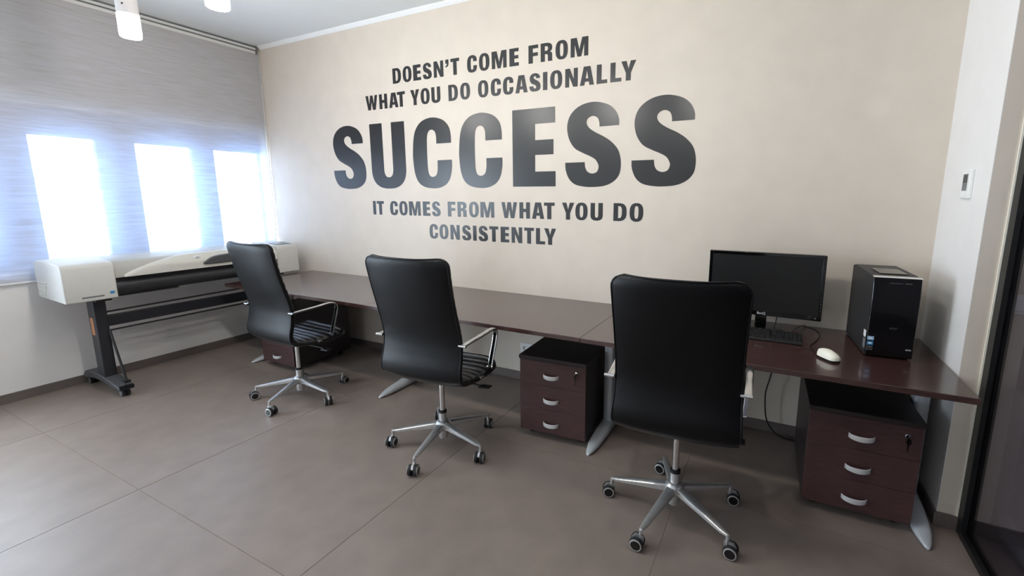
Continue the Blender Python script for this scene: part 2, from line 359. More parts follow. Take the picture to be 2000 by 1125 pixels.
# ------------------------------------------------------------------ wall lettering
def arc(cx, cy, rx, ry, a0, a1, n=14, p=2.5):
    out = []
    for i in range(n+1):
        a = math.radians(a0+(a1-a0)*i/n); c, s = math.cos(a), math.sin(a)
        out.append((cx+rx*math.copysign(abs(c)**(2/p), c), cy+ry*math.copysign(abs(s)**(2/p), s)))
    return out
S_PTS = [(0.956,0.712),(0.950,0.788),(0.893,0.875),(0.785,0.945),(0.62,0.988),(0.46,0.998),(0.294,0.975),(0.161,0.922),(0.071,0.845),(0.032,0.744),(0.044,0.644),(0.09,0.553),(0.182,0.468),(0.326,0.411),(0.465,0.367),(0.56,0.324),(0.611,0.262),(0.612,0.219),(0.579,0.178),(0.501,0.162),(0.418,0.185),(0.375,0.235),(0.363,0.301),(0.0,0.301),(0.01,0.208),(0.071,0.105),(0.18,0.036),(0.348,0.006),(0.533,0.0),(0.725,0.014),(0.876,0.060),(0.968,0.131),(1.0,0.215),(0.996,0.324),(0.946,0.434),(0.832,0.527),(0.696,0.593),(0.562,0.642),(0.448,0.695),(0.392,0.749),(0.398,0.798),(0.45,0.829),(0.516,0.836),(0.584,0.810),(0.613,0.76),(0.618,0.71)]
C_PTS = [(0.995,0.633),(0.992,0.744),(0.949,0.857),(0.824,0.947),(0.64,0.992),(0.46,0.997),(0.262,0.958),(0.12,0.868),(0.042,0.736),(0.006,0.53),(0.006,0.40),(0.038,0.22),(0.12,0.095),(0.265,0.026),(0.47,0.0),(0.68,0.008),(0.850,0.060),(0.950,0.150),(0.996,0.282),(1.0,0.399),(0.642,0.399),(0.637,0.27),(0.600,0.193),(0.515,0.164),(0.429,0.185),(0.390,0.26),(0.380,0.422),(0.382,0.60),(0.396,0.745),(0.440,0.812),(0.515,0.832),(0.590,0.807),(0.625,0.74),(0.627,0.633)]
def glyph(ch, w):
    s, t = 0.272, 0.195
    if ch == 'O': return [arc(w/2, .5, w/2, .512, 0, 360, 56)[:-1], arc(w/2, .5, max(w/2-s, .06), .345, 0, 360, 40, 2.8)[:-1]]
    if ch == 'D': return [[(0,0),(0,1)]+arc(w*.40,.5,w*.60,.5,90,-90,30,2.6), [(s,.165),(s,.835)]+arc(w*.40,.5,w*.60-s,.335,90,-90,22,2.8)]
    if ch == 'E': return [[(0,0),(w,0),(w,t),(s*1.28,t),(s*1.28,.41),(w*.95,.41),(w*.95,.60),(s*1.28,.60),(s*1.28,1-t),(w*.985,1-t),(w*.985,1),(0,1)]]
    if ch == 'F': return [[(0,0),(s*1.08,0),(s*1.08,.39),(w*.97,.39),(w*.97,.58),(s*1.08,.58),(s*1.08,1-t),(w,1-t),(w,1),(0,1)]]
    if ch == 'T': return [[(w/2-.14,0),(w/2+.14,0),(w/2+.14,1-t),(w,1-t),(w,1),(0,1),(0,1-t),(w/2-.14,1-t)]]
    if ch == 'I': return [[(0,0),(w,0),(w,1),(0,1)]]
    if ch == 'L': return [[(0,0),(w,0),(w,t),(s*1.04,t),(s*1.04,1),(0,1)]]
    if ch == 'H': return [[(0,0),(s,0),(s,.40),(w-s,.40),(w-s,0),(w,0),(w,1),(w-s,1),(w-s,.60),(s,.60),(s,1),(0,1)]]
    if ch == 'N': return [[(0,0),(0,1),(.285,1),(w-.25,.43),(w-.25,1),(w,1),(w,0),(w-.275,0),(.25,.585),(.25,0)]]
    if ch == 'M': return [[(0,0),(0,1),(.37,1),(w/2,.37),(w-.37,1),(w,1),(w,0),(w-.25,0),(w-.25,.66),(w/2+.115,0),(w/2-.115,0),(.25,.66),(.25,0)]]
    if ch == 'W': return [[(0,1),(.255,1),(.355,.40),(w/2-.125,1),(w/2+.125,1),(w-.355,.40),(w-.255,1),(w,1),(w-.21,0),(w-.475,0),(w/2,.57),(.475,0),(.21,0)]]
    if ch == 'A': return [[(0,0),(.27,0),(.315,.195),(w-.315,.195),(w-.27,0),(w,0),(w/2+.20,1),(w/2-.20,1)], [(.355,.37),(w-.355,.37),(w/2,.80)]]
    if ch == 'Y': return [[(0,1),(.29,1),(w/2,.60),(w-.29,1),(w,1),(w/2+.138,.39),(w/2+.138,0),(w/2-.138,0),(w/2-.138,.39)]]
    if ch == 'U': return [[(0,1)]+arc(w/2,.31,w/2,.322,180,360,28,2.5)+[(w,1),(w-s,1)]+arc(w/2,.31,w/2-s,.145,360,180,18,2.5)+[(s,1)]]
    if ch == 'R': return [[(0,0),(0,1)]+arc(w*.45,.735,w*.53,.265,90,-60,20,2.4)+[(w*.90,.485),(w*.965,.42),(w*.975,.30),(w*.975,.09),(w,0),(w*.63,0),(w*.615,.08),(w*.615,.29),(w*.57,.375),(w*.48,.395),(s,.395),(s,0)], [(s,.575),(s,.825)]+arc(w*.45,.70,w*.18,.125,90,-90,12,2.4)]
    if ch == "'": return [[(0,1),(w,1),(w,.76),(w*.93,.65),(w*.70,.575),(w*.30,.535),(0,.525),(0,.615),(w*.32,.64),(w*.45,.70),(w*.46,.755),(0,.755)]]
    if ch == 'S': return [[(x*w, y*1.024-.012) for x, y in spline(S_PTS, 5, True, (0, 22, 23, 45))]]
    if ch == 'C': return [[(x*w, y*1.024-.012) for x, y in spline(C_PTS, 5, True, (0, 19, 20, 33))]]
def letter(ch, x0, x1, z0, cap, parent, origin):
    cu = bpy.data.curves.new('letter', 'CURVE'); cu.dimensions = '2D'; cu.fill_mode = 'BOTH'; cu.extrude = 0.0006
    for poly in glyph(ch, (x1-x0)/cap):
        sp = cu.splines.new('POLY'); sp.points.add(len(poly)-1); sp.use_cyclic_u = True
        for p, q in zip(sp.points, poly): p.co = (q[0]*cap, q[1]*cap, 0, 1)
    tmp = bpy.data.objects.new('tmp', cu); COL.objects.link(tmp); bpy.context.view_layer.update()
    me = bpy.data.meshes.new_from_object(tmp.evaluated_get(bpy.context.evaluated_depsgraph_get())); me.name = 'letter'
    bpy.data.objects.remove(tmp); bpy.data.curves.remove(cu)
    me.transform(Matrix.Translation((x0-origin[0], -0.0008, z0-origin[2])) @ Matrix.Rotation(PI/2, 4, 'X'))
    me.materials.clear(); me.materials.append(M['vinyl'])
    o = bpy.data.objects.new('letter', me); COL.objects.link(o); o.parent = parent
def line(letters, z0, cap, label):
    og = ((letters[0][1]+letters[-1][2])/2, 0, z0)
    t = thing('wall_lettering', label, 'lettering', og, group='black vinyl quote on the beige wall')
    for ch, a, b in letters: letter(ch, a, b, z0, cap, t, og)
line([('D',-2.078,-1.985),('O',-1.964,-1.869),('E',-1.851,-1.769),('S',-1.748,-1.657),('N',-1.635,-1.538),("'",-1.516,-1.485),('T',-1.466,-1.382),('C',-1.308,-1.217),('O',-1.197,-1.103),('M',-1.083,-0.953),('E',-0.929,-0.850),('F',-0.770,-0.692),('R',-0.672,-0.580),('O',-0.556,-0.463),('M',-0.442,-0.313)], 2.385, 0.1205, "top line of black letters reading DOESN'T COME FROM")
line([('W',-2.411,-2.270),('H',-2.248,-2.156),('A',-2.134,-2.031),('T',-2.040,-1.952),('Y',-1.892,-1.796),('O',-1.782,-1.688),('U',-1.669,-1.578),('D',-1.496,-1.404),('O',-1.380,-1.287),('O',-1.212,-1.118),('C',-1.096,-1.006),('C',-0.988,-0.898),('A',-0.881,-0.779),('S',-0.764,-0.674),('I',-0.654,-0.619),('O',-0.597,-0.504),('N',-0.481,-0.387),('A',-0.371,-0.268),('L',-0.250,-0.175),('L',-0.154,-0.078),('Y',-0.081,0.017)], 2.196, 0.1205, 'black letters reading WHAT YOU DO OCCASIONALLY just above the largest word')
line([('S',-2.886,-2.463),('U',-2.388,-1.979),('C',-1.896,-1.485),('C',-1.411,-1.003),('E',-0.911,-0.552),('S',-0.476,-0.067),('S',0.007,0.418)], 1.529, 0.551, 'very large bold black letters reading SUCCESS in the middle of the wall')
line([('I',-2.403,-2.368),('T',-2.354,-2.268),('C',-2.193,-2.101),('O',-2.082,-1.988),('M',-1.969,-1.839),('E',-1.813,-1.733),('S',-1.712,-1.622),('F',-1.544,-1.466),('R',-1.444,-1.352),('O',-1.328,-1.234),('M',-1.217,-1.086),('W',-1.018,-0.878),('H',-0.857,-0.766),('A',-0.748,-0.645),('T',-0.647,-0.559),('Y',-0.500,-0.403),('O',-0.394,-0.300),('U',-0.278,-0.187),('D',-0.109,-0.016),('O',0.005,0.099)], 1.292, 0.1210, 'black letters reading IT COMES FROM WHAT YOU DO below the largest word')
line([('C',-1.750,-1.658),('O',-1.641,-1.548),('N',-1.525,-1.430),('S',-1.405,-1.315),('I',-1.295,-1.261),('S',-1.240,-1.150),('T',-1.136,-1.052),('E',-1.030,-0.952),('N',-0.930,-0.835),('T',-0.816,-0.733),('L',-0.715,-0.638),('Y',-0.645,-0.547)], 1.103, 0.1210, 'bottom line of black letters reading CONSISTENTLY')

# ------------------------------------------------------------------ desks
HD, DD, TH = 0.7074, 0.820, 0.025
def rrect(hx, hz, n=4, p=4.0):
    return [(hx*math.copysign(abs(math.cos(a))**(2/p), math.cos(a)), hz*math.copysign(abs(math.sin(a))**(2/p), math.sin(a))) for a in [2*PI*i/(4*n) for i in range(4*n)]]
def desk_leg(x, parent, og):
    lg = MB(); lg.sweep([(x, -0.40, 0.05), (x, -0.40, HD-TH-0.03)], rrect(0.031, 0.048, 4, 5), up=(0, 1, 0))
    l = lg.build('leg', 'silver', parent, og, smooth=40)
    pth = spline([(x, -0.770, 0.014), (x, -0.70, 0.034), (x, -0.56, 0.056), (x, -0.42, 0.066), (x, -0.28, 0.058), (x, -0.12, 0.030), (x, -0.05, 0.014)], 5)
    n = len(pth); vs_ = []; fs = []; k = 12
    for i, p in enumerate(pth):
        d = min(p[1]+0.772, -0.045-p[1]); hw = 0.040*min(1, (max(d, 0.002)/0.10)**0.45)*(0.8+0.2*min(1, d/0.25)); h = max(p[2]-0.003, 0.006)
        for j in range(k):
            a = 2*PI*j/k; c, s_ = math.cos(a), math.sin(a)
            vs_.append((x+hw*math.copysign(abs(c)**.6, c), p[1], 0.003+h/2+h/2*math.copysign(abs(s_)**.7, s_)))
    for i in range(n-1):
        for j in range(k): fs.append((i*k+j, i*k+(j+1) % k, (i+1)*k+(j+1) % k, (i+1)*k+j))
    fs += [tuple(range(k))[::-1], tuple(range((n-1)*k, n*k))]
    MB().add(vs_, fs).build('foot', 'silver', l, None if False else og, smooth=60)
    MB().box(x-0.030, x+0.030, -0.70, -0.10, HD-TH-0.03, HD-TH).build('bracket', 'silver', l, og, bevel=0.004)
    for gy in (-0.735, -0.09): MB().lathe([(0.014, 0.0), (0.014, 0.006)], (x, gy, 0), n=14).build('glide', 'rubber', l, og, smooth=40)
def desk(x0, x1, legs, label):
    og = ((x0+x1)/2, -0.41, 0)
    t = thing('desk', label, 'desk', og, group='wenge desks in one row along the beige wall')
    tp = MB().box(x0+0.0008, x1-0.0008, -DD, -0.003, HD-TH, HD).build('worktop', 'wood', t, og, bevel=0.0015)
    for lx in legs: desk_leg(lx, t, og)
    MB().box(x0+0.05, x1-0.05, -0.42, -0.38, HD-TH-0.065, HD-TH-0.03).build('beam', 'stand_metal', t, og, bevel=0.002)
    return t
desk(-3.329, -1.632, (-3.147,), 'dark wenge desk nearest the window, beside the plotter')
desk(-1.632, 0.0, (-1.598,), 'dark wenge desk in the middle of the row, nothing on it')
desk(0.0, 1.636, (0.036, 1.567), 'dark wenge desk with the monitor, keyboard, mouse and computer tower')

# ------------------------------------------------------------------ drawer pedestals
def handle_mesh():
    mb = MB(); n = 14; L = 0.098
    vs_, fs = [], []
    prof = [(0, -0.0125), (0.0045, -0.011), (0.006, 0.0), (0.0045, 0.011), (0, 0.0125), (-0.0015, 0.0)]
    for i in range(n+1):
        t = i/n*2-1; x = t*L/2; b = 0.024*(1-t*t)**0.6 if abs(t) < 1 else 0; sag = -0.003*(1-t*t); hh = 1.0-0.12*abs(t)
        for (d, z) in prof: vs_.append((x, -(b+d), z*hh+sag))
    k = len(prof)
    for i in range(n):
        for j in range(k): fs.append((i*k+j, i*k+(j+1) % k, (i+1)*k+(j+1) % k, (i+1)*k+j))
    fs += [tuple(range(k))[::-1], tuple(range(n*k, (n+1)*k))]
    return mb.add(vs_, fs)
def pedestal():
    W, D, Z0, Z1 = 0.42, 0.55, 0.045, 0.52
    t = thing('drawer_pedestal', '', 'pedestal', group='mobile three-drawer pedestals under the desks')
    MB().box(-W/2, W/2, 0.020, D, Z0, Z1-0.022).build('carcass', 'cab_dark', t, bevel=0.0015)
    MB().box(-W/2-0.004, W/2+0.004, -0.006, D, Z1-0.022, Z1).build('top_panel', 'cab_dark', t, bevel=0.0015)
    hs = (Z1-0.024-Z0)/3; hm = None
    for k in range(3):
        za = Z0+k*hs
        d = MB().box(-W/2+0.0005, W/2-0.0005, 0.0, 0.019, za+0.0008, za+hs-0.0008).build('drawer_front', 'drawer_wood', t, bevel=0.0012)
        if hm is None: h = handle_mesh().build('handle', 'handle', d, smooth=50); hm = h.data
        else: h = bpy.data.objects.new('handle', hm); COL.objects.link(h); h.parent = d
        h.location = (-0.005, 0.0, za+hs*0.43)
    zl = Z0+2.72*hs
    lk = MB().lathe([(0.010, 0.002), (0.010, -0.006), (0.008, -0.008)], (0.155, 0, zl), 'y', 16).build('lock', 'chrome', t, smooth=40)
    MB().box(0.1535, 0.1565, -0.026, -0.008, zl-0.004, zl+0.004).prism([(0.148, zl-0.002), (0.162, zl-0.002), (0.164, zl-0.022), (0.155, zl-0.030), (0.146, zl-0.022)], 'y', -0.028, -0.025).prism([(0.152, zl-0.026), (0.158, zl-0.026), (0.157, zl-0.062), (0.153, zl-0.062)], 'y', -0.0245, -0.0225).build('key', 'gloss_black', lk)
    for sx in (-0.16, 0.16):
        for y in (0.07, 0.47):
            MB().lathe([(0.018, -0.011), (0.021, -0.008), (0.021, 0.008), (0.018, 0.011)], (sx, y, 0.021), 'x', 18).box(sx-0.014, sx+0.014, y-0.012, y+0.012, 0.038, Z0+0.001).build('caster', 'rubber', t, smooth=40)
    return t
ped = pedestal()
P2 = [ped, copy_tree(ped), copy_tree(ped)]
for o, (x, y, rz), lb in zip(P2, ((-2.815, -0.735, 0.0), (-0.216, -0.722, 0.06), (1.310, -0.700, 0.02)),
        ('dark three-drawer pedestal under the desk next to the plotter, behind the left chair', 'dark three-drawer pedestal under the middle desk, in full view between two chairs', 'dark three-drawer pedestal under the right end of the desk row, below the computer tower')):
    o.location = (x, y, 0); o.rotation_euler = (0, 0, rz); o['label'] = lb

# ------------------------------------------------------------------ office chairs
def chair():
    t = thing('office_chair', '', 'chair', group='black high-back swivel chairs at the desks')
    prof = [(-0.294, 1.148), (-0.286, 1.095), (-0.258, 0.98), (-0.222, 0.86), (-0.190, 0.76), (-0.177, 0.69), (-0.182, 0.62), (-0.196, 0.550), (-0.188, 0.495), (-0.152, 0.458), (-0.080, 0.440), (0.02, 0.430), (0.12, 0.430), (0.20, 0.440), (0.255, 0.462)]
    fine = spline(prof, 24); d = [0.0]
    for a, b in zip(fine, fine[1:]): d.append(d[-1]+math.hypot(b[0]-a[0], b[1]-a[1]))
    Ltot = d[-1]; NR = 190; rows = []; j = 0
    for i in range(NR+1):
        s = Ltot*i/NR
        while j < len(d)-2 and d[j+1] < s: j += 1
        q = (s-d[j])/max(d[j+1]-d[j], 1e-9); rows.append((fine[j][0]+(fine[j+1][0]-fine[j][0])*q, fine[j][1]+(fine[j+1][1]-fine[j][1])*q, s))
    isp = min(range(NR+1), key=lambda i: abs(rows[i][0]+0.185)+abs(rows[i][1]-0.49))
    ssp = rows[isp][2]; NC = 28
    def hw_at(s):
        zt = s/ssp if s < ssp else 1
        base = 0.260-0.010*math.sin(min(1, zt)*PI) if s < ssp else 0.255
        for rc, dd in ((0.055, s), (0.085, Ltot-s)):
            if dd < rc: base = base-rc+math.sqrt(max(rc*rc-(rc-dd)**2, 0.0))
        return base
    def shell(i0, i1, name):
        vo, vi = [], []
        for i in range(i0, i1+1):
            u, z, s = rows[i]; a = rows[max(i-1, 0)]; b = rows[min(i+1, NR)]
            tu, tz = b[0]-a[0], b[1]-a[1]; l = math.hypot(tu, tz); nu, nz = -tz/l, tu/l       # normal towards the sitter
            if s < ssp: curl = 0.040*(1-0.75*s/ssp)
            else: curl = 0.010
            hw = hw_at(s); e = min(1.0, min(s, Ltot-s)/0.030)
            rib = abs(math.sin(PI*s/0.052))**0.6
            for c in range(NC+1):
                tt = math.sin((c/NC*2-1)*PI/2); x = hw*tt; off = curl*abs(tt)**2.6
                edge = (1-abs(tt)**5)**0.5; th = 0.014+0.030*edge*math.sqrt(max(1-(1-e)**2, 0))+0.012*rib*edge
                bulge = -0.007*(1-tt*tt)**0.5*math.sqrt(max(1-(1-e)**2, 0))
                vo.append((x, u+nu*(off+bulge), z+nz*(off+bulge))); vi.append((x, u+nu*(off+th), z+nz*(off+th)))
        n = i1-i0+1; k = NC+1; N = n*k; fs = []
        for i in range(n-1):
            for c in range(NC):
                p = i*k+c; fs.append((p, p+1, p+k+1, p+k)); fs.append((N+p, N+p+k, N+p+k+1, N+p+1))
            fs.append((i*k, (i+1)*k, N+(i+1)*k, N+i*k)); fs.append((i*k+NC, N+i*k+NC, N+(i+1)*k+NC, (i+1)*k+NC))
        for c in range(NC):
            fs.append((c, N+c, N+c+1, c+1)); p = (n-1)*k+c; fs.append((p, p+1, N+p+1, N+p))
        o = MB().add(vo+vi, fs).build(name, 'leather' if name == 'backrest' else 'seat_leather', t, smooth=70)
        rim = [vo[i*k] for i in range(n)][::-1]+vo[0:k]+[vo[i*k+NC] for i in range(n)]
        return o, rim
    back, rim = shell(0, isp, 'backrest'); seat, rim2 = shell(isp, NR, 'seat')
    keep = [rim[0]]
    for p in rim:
        if (Vector(p)-Vector(keep[-1])).length > 0.012: keep.append(p)
    MB().tube(keep, 0.0042, 8).build('piping', 'leather', back, smooth=60)
    for s in (-1, 1):
        pts = spline([(s*0.272, -0.165, 0.697), (s*0.280, -0.02, 0.707), (s*0.284, 0.085, 0.716), (s*0.284, 0.125, 0.708), (s*0.283, 0.142, 0.680), (s*0.279, 0.132, 0.62), (s*0.272, 0.112, 0.54), (s*0.268, 0.100, 0.488)], 6)
        arm = MB().sweep(pts, rrect(0.0145, 0.006, 3, 4), up=(1, 0, 0) if False else (0, 0, 1)).build('armrest', 'chrome', t, smooth=50)
        MB().lathe([(0.007, -0.028), (0.007, 0.016)], (s*0.272, -0.166, 0.694), 'x', 14).build('bolt', 'chrome', arm, smooth=40)
        MB().lathe([(0.007, -0.022), (0.007, 0.016)], (s*0.268, 0.100, 0.486), 'x', 14).build('bolt', 'chrome', arm, smooth=40)
        MB().box(s*0.262-0.006, s*0.262+0.006, 0.0, 0.03, 0.452, 0.464).build('side_tab', 'chrome', seat, bevel=0.002)
    MB().prism([(-0.05, 0.440), (-0.045, 0.395), (0.07, 0.385), (0.13, 0.41), (0.15, 0.435)], 'x', -0.07, 0.07).build('tilt_mechanism', 'black_plastic', t, bevel=0.006)
    MB().tube([(0.05, 0.03, 0.395), (0.20, 0.05, 0.392), (0.235, 0.055, 0.385)], 0.005, 8).prism([(0.225, 0.035), (0.285, 0.045), (0.285, 0.085), (0.225, 0.075)], 'z', 0.378, 0.386).build('height_lever', 'black_plastic', t, smooth=50)
    MB().lathe([(0.0145, 0.10), (0.0145, 0.385)], n=20).build('gas_piston', 'chrome', t, smooth=40)
    MB().lathe([(0.0215, 0.14), (0.0215, 0.215)], n=24).build('column_sleeve', 'alu', t, smooth=40)
    MB().lathe([(0.0235, 0.206), (0.0235, 0.218), (0.016, 0.220)], n=24).build('collar', 'rubber', t, smooth=40)
    hub = MB().lathe([(0.024, 0.048), (0.027, 0.054), (0.027, 0.10), (0.044, 0.118), (0.044, 0.142), (0.034, 0.156), (0.024, 0.160)], n=28).build('base_hub', 'alu', t, smooth=35)
    def arm_mb():
        vs_, fs, k = [], [], 12
        for i in range(9):
            q = i/8; r = 0.028+q*0.272; zt = 0.148-0.050*q; h = 0.040*(1-q)+0.016*q; hw = 0.0235*(1-q)+0.0125*q
            if i == 8: hw *= 0.6; h *= 0.7
            for j_ in range(k):
                a = 2*PI*j_/k; c, s_ = math.cos(a), math.sin(a)
                vs_.append((r, hw*math.copysign(abs(c)**.6, c), zt-h/2+h/2*math.copysign(abs(s_)**.6, s_)))
        for i in range(8):
            for j_ in range(k): fs.append((i*k+j_, i*k+(j_+1) % k, (i+1)*k+(j_+1) % k, (i+1)*k+j_))
        fs += [tuple(range(k))[::-1], tuple(range(8*k, 9*k))]
        return MB().add(vs_, fs)
    a0 = cs0 = None
    parts = []
    for q in range(5):
        if a0 is None:
            a = arm_mb().build('base_arm', 'alu', t, smooth=40); a0 = a.data
            cs0 = []
            def sub(nm, mb, m_, sm=40): cs0.append((nm, mb.build(nm, m_, a, smooth=sm).data))
            cc = (0.312, 0, 0.030)
            for s in (-1, 1):
                sub('wheel', MB().lathe([(r_, s*h_) for r_, h_ in ((0.022, 0.006), (0.0285, 0.009), (0.0300, 0.014), (0.0285, 0.024), (0.021, 0.0265))], cc, 'y', 24), 'rubber', 35)
                sub('wheel_ring', MB().lathe([(r_, s*h_) for r_, h_ in ((0.0262, 0.0240), (0.0262, 0.0262), (0.0235, 0.0274), (0.0215, 0.0272))], cc, 'y', 24), 'alu')
                sub('wheel_cap', MB().lathe([(r_, s*h_) for r_, h_ in ((0.0213, 0.0262), (0.0205, 0.0276), (0.006, 0.0282))], cc, 'y', 24), 'gloss_black')
            sub('caster_stem', MB().lathe([(0.0075, 0.045), (0.0075, 0.093)], (0.297, 0, 0), n=14), 'alu')
            sub('caster_hood', MB().prism([(0.286, 0.030), (0.284, 0.062), (0.300, 0.068), (0.322, 0.064), (0.334, 0.046), (0.324, 0.030)], 'y', -0.0055, 0.0055), 'alu')
        else:
            a = bpy.data.objects.new('base_arm', a0); COL.objects.link(a); a.parent = t
            for nm, dt in cs0:
                c = bpy.data.objects.new(nm, dt); COL.objects.link(c); c.parent = a
        parts.append(a)
    return t
ch = chair()
CH = [ch, copy_tree(ch), copy_tree(ch)]
CASTER_TURN = {0: (20, -60, 35, 80, -30), 1: (50, -20, 75, 10, -65), 2: (-35, 60, 15, -75, 30)}
for n_, (o, (x, y, rz, base), lb) in enumerate(zip(CH,
        ((-2.150, -0.990, -3, 72), (-0.775, -1.035, 4, 64), (0.565, -1.010, 4, 39)),
        ('black leather high-back swivel chair farthest left, in front of the plotter end', 'black leather high-back swivel chair in the middle, beside the pedestal in full view', 'black leather high-back swivel chair nearest the camera, in front of the monitor'))):
    o.location = (x, y, 0); o.rotation_euler = (0, 0, math.radians(rz)); o['label'] = lb
    arms = [k for k in bpy.data.objects if k.parent == o and k.name.startswith('base_arm')]
    for q, a in enumerate(arms):
        a.rotation_euler = (0, 0, math.radians(base+72*q-rz))
        turn = math.radians(CASTER_TURN[n_][q]); px = 0.297
        for k in [k for k in bpy.data.objects if k.parent == a]:
            k.location = (px-px*math.cos(turn), -px*math.sin(turn), 0); k.rotation_euler = (0, 0, turn)

# ------------------------------------------------------------------ wide-format printer on its stand
XF = -3.345
og = (-3.57, -0.95, 0)
pt = thing('plotter', 'pale grey wide-format plotter on a black wheeled stand below the blind', 'printer', og)
def housing(y0, y1, name):
    pr_ = [(-3.80, 0.735), (XF+0.0, 0.722), (XF, 0.955), (XF-0.012, 0.975), (XF-0.045, 0.989), (-3.55, 1.002), (-3.72, 1.004), (-3.80, 0.985)]
    return MB().prism(pr_, 'y', y0, y1).build(name, 'printer', pt, og, bevel=0.008, seg=3)
lh = housing(-1.772, -1.500, 'left_housing'); rh = housing(-0.332, -0.125, 'right_housing')
for k in range(5): MB().box(-3.775, -3.655+0.01*k, -1.776, -1.770, 0.760+k*0.020, 0.768+k*0.020).build('vent_slat', 'printer_light', lh, og, bevel=0.001)
MB().box(XF-0.0005, XF+0.0008, -1.690, -1.575, 0.746, 0.757).build('name_plate', 'grey_plastic', lh, og)
MB().lathe([(0.009, 0), (0.009, 0.001)], (XF, -1.563, 0.757), 'x', 16).build('badge', 'printer_light', lh, og)
MB().box(XF-0.0005, XF+0.001, -1.543, -1.518, 0.757, 0.776).build('energy_sticker', 'blue_sticker', lh, og)
MB().prism([(XF-0.052, 0.9925), (XF-0.052, 0.9945), (-3.52, 1.0045), (-3.52, 1.0015)], 'y', -0.300, -0.155).build('control_display', 'lcd_grey', rh, og)
mid = MB().prism([(-3.80, 0.80), (-3.40, 0.858), (XF-0.006, 0.862), (XF-0.008, 0.925), (XF-0.03, 0.968), (XF-0.075, 0.988), (-3.55, 0.998), (-3.80, 0.99)], 'y', -1.4995, -0.3325)  .build('top_cover', 'printer_grey', pt, og, bevel=0.006, seg=3)
# bulging window lid on the cover, swelling out from the left in one long arch
lid_v, lid_f, NL, NK = [], [], 40, 9
for i in range(NL+1):
    y = -1.455+1.115*i/NL; q = min(1.0, (i/NL)/0.42); hgt = 0.010+0.112*math.sin(q*PI/2)**0.75
    for j in range(NK):
        v = j/(NK-1); z = 0.866+hgt*v; bx = XF+0.012*math.sin(PI*min(1, v*1.05)*0.5+PI*0.5*(v > 0.98))*0+XF*0
        d_ = 0.014*math.sqrt(max(0, 1-v*v)); back_ = 0.0 if z < 0.93 else 0.7*(z-0.93)
        lid_v.append((XF+0.002+d_-back_, y, z))
for i in range(NL+1):
    y = -1.455+1.115*i/NL; lid_v.append((XF-0.06, y, 0.866)); lid_v.append((XF-0.09, y, lid_v[i*NK+NK-1][2]))
base_ = (NL+1)*NK
for i in range(NL):
    for j in range(NK-1): lid_f.append((i*NK+j, (i+1)*NK+j, (i+1)*NK+j+1, i*NK+j+1))
    lid_f.append((i*NK, base_+2*i, base_+2*i+2, (i+1)*NK)); lid_f.append((i*NK+NK-1, (i+1)*NK+NK-1, base_+2*i+3, base_+2*i+1)); lid_f.append((base_+2*i, base_+2*i+1, base_+2*i+3, base_+2*i+2))
lid_f.append(tuple([j for j in range(NK)]+[base_+1, base_])); lid_f.append(tuple([NL*NK+j for j in range(NK)]+[base_+2*NL+1, base_+2*NL]))
lid = MB().add(lid_v, lid_f).build('window_lid', 'printer_light', pt, og, smooth=40)
MB().prism(spline([(-0.945, 0.895), (-0.93, 0.925), (-0.87, 0.952), (-0.76, 0.962), (-0.60, 0.962), (-0.60, 0.90), (-0.75, 0.893)], 4, True, (4, 5)), 'x', XF-0.02, XF+0.030).build('lid_handle', 'foot_grey', lid, og, bevel=0.005)
lgo = MB().add([(XF-0.012, -0.985+0.022*math.cos(a), 0.956+0.011*math.sin(a)) for a in [2*PI*i/24 for i in range(24)]]+[(XF+0.006, -0.985+0.022*math.cos(a), 0.956+0.011*math.sin(a)) for a in [2*PI*i/24 for i in range(24)]], [tuple(range(24, 48))]+[(i, (i+1) % 24, 24+(i+1) % 24, 24+i) for i in range(24)]).build('logo_badge', 'white_plastic', lid, og, smooth=40)
text_mesh('logo_print', 'hp', 0.022, 'grey_plastic', lid, (XF+0.0065-og[0], -0.985-og[1], 0.957), (PI/2, 0, PI/2))
# black paper path and output bin under the cover
binp = [(-3.75, 0.80), (-3.46, 0.855), (XF-0.05, 0.853), (XF-0.045, 0.838), (XF-0.018, 0.832), (XF-0.006, 0.810), (XF-0.008, 0.775), (XF-0.03, 0.745), (XF-0.09, 0.728), (-3.70, 0.735)]
MB().prism(binp, 'y', -1.499, -0.333).build('output_bin', 'printer_dark', pt, og, smooth=50)
MB().box(-3.70, -3.43, -1.47, -1.10, 0.715, 0.729).build('lower_guide', 'printer_dark', pt, og, bevel=0.003)
